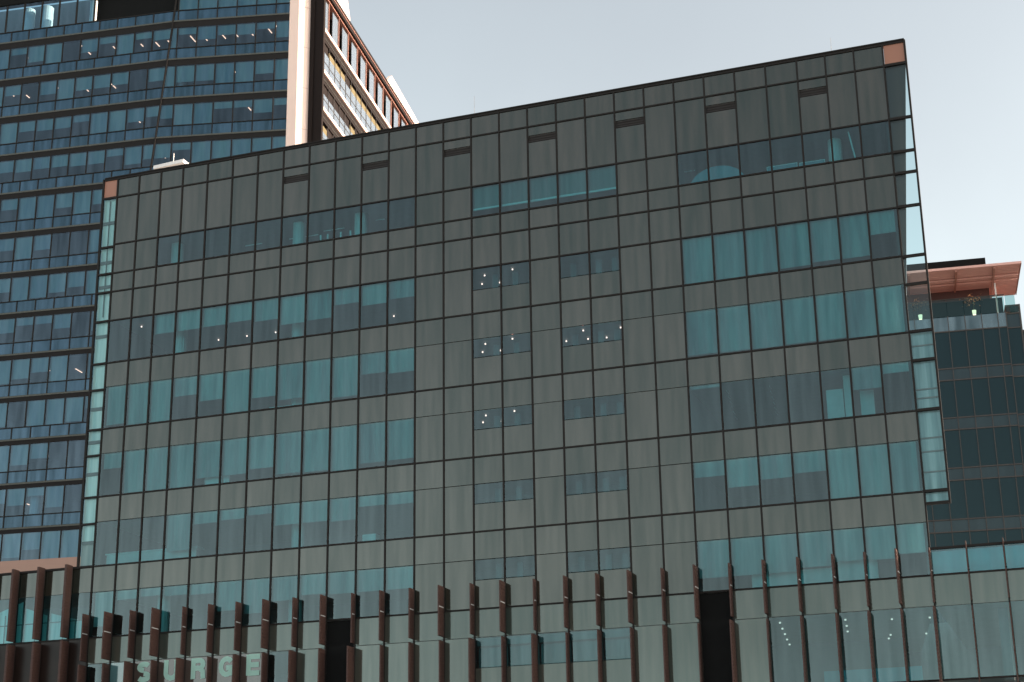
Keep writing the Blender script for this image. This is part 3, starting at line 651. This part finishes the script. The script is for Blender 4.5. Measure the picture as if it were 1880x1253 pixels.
for f in range(11):
    zt = (75.95, 71.85, 68.2)[f] if f < 3 else 68.2-3.75*(f-2)
    zn = (75.95, 71.85, 68.2)[f+1] if f < 2 else zt-3.75
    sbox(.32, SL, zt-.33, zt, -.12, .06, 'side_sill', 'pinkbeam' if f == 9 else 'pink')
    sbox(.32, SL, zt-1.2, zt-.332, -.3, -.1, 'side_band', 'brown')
    sbox(.32, SL, zt-.85, zt-.81, -.1, -.06, 'side_trim', 'tstrip')
    sbox(.32, SL, zn+.05, zt-2.25, -.14, -.08, 'side_window', 'sglass')
    for i in range(24):
        s0 = .35+1.6*i
        if random.random() < (.4 if i < 5 else .9): sbox(s0+.03, s0+1.55, zt-2.2, zt-1.6, -.2, -.14, 'upper_pane', 'yellow')
        else: sbox(s0+.03, s0+1.55, zt-2.2, zt-1.25, -.26, -.2, 'upper_pane', 'brown')
    mm = MB()
    for i in range(24): mm.prism([S(.35+1.6*i-.02, zn+.05, -.079), S(.35+1.6*i+.02, zn+.05, -.079), S(.35+1.6*i+.02, zn+.05, -.04), S(.35+1.6*i-.02, zn+.05, -.04)], (0, 0, zt-1.2-zn))
    mm.prism([S(.35, zn+.9, -.079), S(SL, zn+.9, -.079), S(SL, zn+.9, -.05), S(.35, zn+.9, -.05)], (0, 0, .04))
    mm.build('side_mullion', 'rmull', tower)
def srf(pts, o0, th, name, mat):
    m = MB(); m.prism([S(s, z, o0) for s, z in pts], N3*th); return m.build(name, mat, tower)
srf([(-1, 80.14), (8.0, 80.14), (6.8, 82.44), (4.6, 86.5), (-1, 86.5)], -.4, .35, 'roof_fin', 'pink')
srf([(19.4, 80.14), (21.6, 81.95), (32.0, 81.5), (36, 80.14)], -.4, .35, 'roof_fin', 'pink')
m = MB(); stroke_pts = arc(0, 0, .55, .5, 200, 330, 8)
for (a, b), (c, d) in zip(stroke_pts, stroke_pts[1:]): m.prism([S(5.4+a, 82.9+b, -.045), S(5.4+c, 82.9+d, -.045), S(5.4+c*.7, 82.9+d*.6, -.045), S(5.4+a*.7, 82.9+b*.6, -.045)], N3*.03)
m.build('logo', 'redlogo', tower)
sbox(0, SL, 79.5, 79.95, -12, -1.22, 'roof', 'roofm')
# base: stout columns under the tower
for X in (-92, -84, -76, -68):
    m = MB(); m.cyl((X, 50.5, 0), .7, 30, 16); m.build('base_column', 'pinkbeam', tower)
m = MB(); m.prism([(-61.5, 50, 0), (-61.5, 100, 0), (-70, 100, 0), (-70, 50, 0)], (0, 0, 30)); m.build('base_core', 'brown', tower)

# ---------------------------------------------------------------- dark glass building at the right
dark = thing('glass_building', 'dark teal glass building with a salmon slatted roof terrace behind the right end', 'building', (0, 40, 0))
R0 = Vector((-7.43, 38, 0)); DR = Vector((.99287, .11915, 0)); NR = Vector((.11915, -.99287, 0))
def Q(a, z, o=0): p = R0 + DR*a + NR*o; return Vector((p.x, p.y, z))
def qbox(a0, a1, z0, z1, o0, o1, name, mat):
    m = MB(); m.prism([Q(a0, z0, o0), Q(a1, z0, o0), Q(a1, z0, o1), Q(a0, z0, o1)], (0, 0, z1-z0)); return m.build(name, mat, dark)
rbk = Bank(dark)
ea = [-.67-1.09*k for k in range(8, 0, -1)] + [-.67, .43, 1.51, 2.55, 3.09]
lev = [(38.37, 37.34, 'bright_panel', 'rcloud')]; z = 37.34
for i in range(7):
    lev.append((z, z-2.58 + (.0), 'window', 'rglass')); lev.append((z-2.58, z-3.39, 'spandrel_panel', 'rspan')); z -= 3.385
for zt, zb, nm, mt in lev:
    for a, b in zip(ea, ea[1:]):
        m = MB(); m.prism([Q(a+.02, zb+.02), Q(b-.02, zb+.02), Q(b-.02, zt-.02), Q(a+.02, zt-.02)], -NR*.06); rbk.add(nm, mt, m)
    for a, b in ((3.13, 4.0),):
        if zt < 38.4:
            m = MB(); m.prism([Q(a, zb+.02, -.3), Q(b-.02, zb+.02, -.3), Q(b-.02, zt-.02, -.3), Q(a, zt-.02, -.3)], -NR*.06); rbk.add(nm, 'rspan' if mt == 'rcloud' else mt, m)
    for a in range(5):
        m = MB(); x0 = 4.04+1.1*a
        if zt < 37.4: m.prism([Q(x0, zb+.02, -.9), Q(x0+1.08, zb+.02, -.9), Q(x0+1.08, zt-.02, -.9), Q(x0, zt-.02, -.9)], -NR*.06); rbk.add(nm, mt, m)
    qbox(-10, 3.12, zb-.04, zb+.04, -.03, .05, 'transom', 'rmull'); qbox(3.12, 4.03, zb-.04, zb+.04, -.33, -.25, 'transom', 'rmull')
rbk.done()
for a in ea: qbox(a-.025, a+.025, 13.6, 38.4, -.03, .07, 'mullion', 'rmull')
for a in (4.02,): qbox(a-.05, a+.05, 13.6, 38.95, -.5, -.22, 'mullion', 'rmull')
qbox(3.1, 4.05, 38.3, 38.4, -4, -.25, 'roof_ledge', 'rmull'); qbox(3.1, 4.05, 38.85, 38.95, -4, -.25, 'transom', 'rmull')
qbox(3.4, 3.95, 38.42, 38.84, -.34, -.3, 'window', 'balus')
qbox(4.07, 10, 37.15, 37.3, -8, -.8, 'roof_ledge', 'rmull')
qbox(-10, 4.0, 0, 37.3, -14, -.4, 'body', 'dark'); qbox(4.0, 10, 0, 37.1, -14, -1.0, 'body', 'dark')
qbox(-10, 3.1, 37.3, 38.36, -6, -.1, 'terrace_deck', 'salmon')
for i, a in enumerate(ea[:-1]):
    b = ea[i+1]; m = MB(); m.face([Q(a+.02, 38.4), Q(b-.02, 38.4), Q(b-.02, 39.6), Q(a+.02, 39.6)]); m.build('balustrade_pane', 'balus', dark)
m = MB(); m.face([Q(3.12, 38.4), Q(3.76, 38.4), Q(3.76, 39.56), Q(3.12, 39.56)]); m.build('balustrade_pane', 'balus', dark)
qbox(-10, 3.1, 39.6, 39.64, -.03, .03, 'handrail', 'rmull'); 
qbox(-10, 2.3, 38.36, 40.7, -1.6, -1.5, 'terrace_wall', 'maroon')
qbox(-10, 3.0, 38.36, 39.58, -.5, -.4, 'terrace_upstand', 'rglass')
# slatted canopy
ZC = 40.75
for k in range(24):
    o = 2.55-.26*k; m = MB(); m.prism([Q(-10, ZC, o), Q(4.13, ZC, o), Q(4.13, ZC, o-.14), Q(-10, ZC, o-.14)], (0, 0, .05)); m.build('slat', 'salmon', dark)
qbox(-10, 4.15, ZC+.12, ZC+.18, -3.6, 2.6, 'canopy_deck', 'salmond')
qbox(-10, 4.22, ZC+.0, ZC+.16, 2.61, 2.68, 'canopy_edge', 'salmon'); qbox(4.16, 4.22, ZC+.0, ZC+.16, -3.6, 2.6, 'canopy_edge', 'salmond')
for a in (-6, -3, .05, 2.5): qbox(a-.06, a+.06, ZC-.16, ZC-.002, -3.5, 2.58, 'canopy_beam', 'salmond')
for o in (.9, .0): qbox(-10, 4.1, ZC-.14, ZC-.06, o-.05, o+.05, 'canopy_purlin', 'salmon')
for a in (-5, 2.62): qbox(a-.05, a+.05, 38.36, ZC-.17, -.35, -.25, 'canopy_post', 'metalw')
qbox(-8, 2.2, ZC+.21, 42.55, -4, -.5, 'roof_box', 'dark')
for X in ((.9, 38.38, 'potted plant with orange leaves in a pale glowing pot behind the terrace balustrade'), (-2.62, 38.38, 'pale glowing pot and plant seen through the glass wing of the grey block')):
    a, z, lab = X; p = Q(a+.2, z, -.3); t = thing('potted_plant', lab, 'plant', p, 'potted plants on the terrace')
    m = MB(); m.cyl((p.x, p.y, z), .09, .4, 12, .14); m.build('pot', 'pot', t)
    m = MB(); m.cyl((p.x, p.y, z+.4), .02, .6, 6); m.build('stem', 'leafg', t)
    m = MB(); rr = random.Random(5)
    for i in range(110):
        c = Vector((p.x-.15+rr.gauss(0, .3), p.y+rr.gauss(0, .1), z+1.15+rr.gauss(0, .17))); u_ = Vector((rr.uniform(-1, 1), rr.uniform(-1, 1), rr.uniform(-1, 1))).normalized(); v_ = u_.orthogonal().normalized()
        m.face([c-u_*.08, c-v_*.03, c+u_*.08, c+v_*.03])
    m.build('leaves', 'leaf', t)
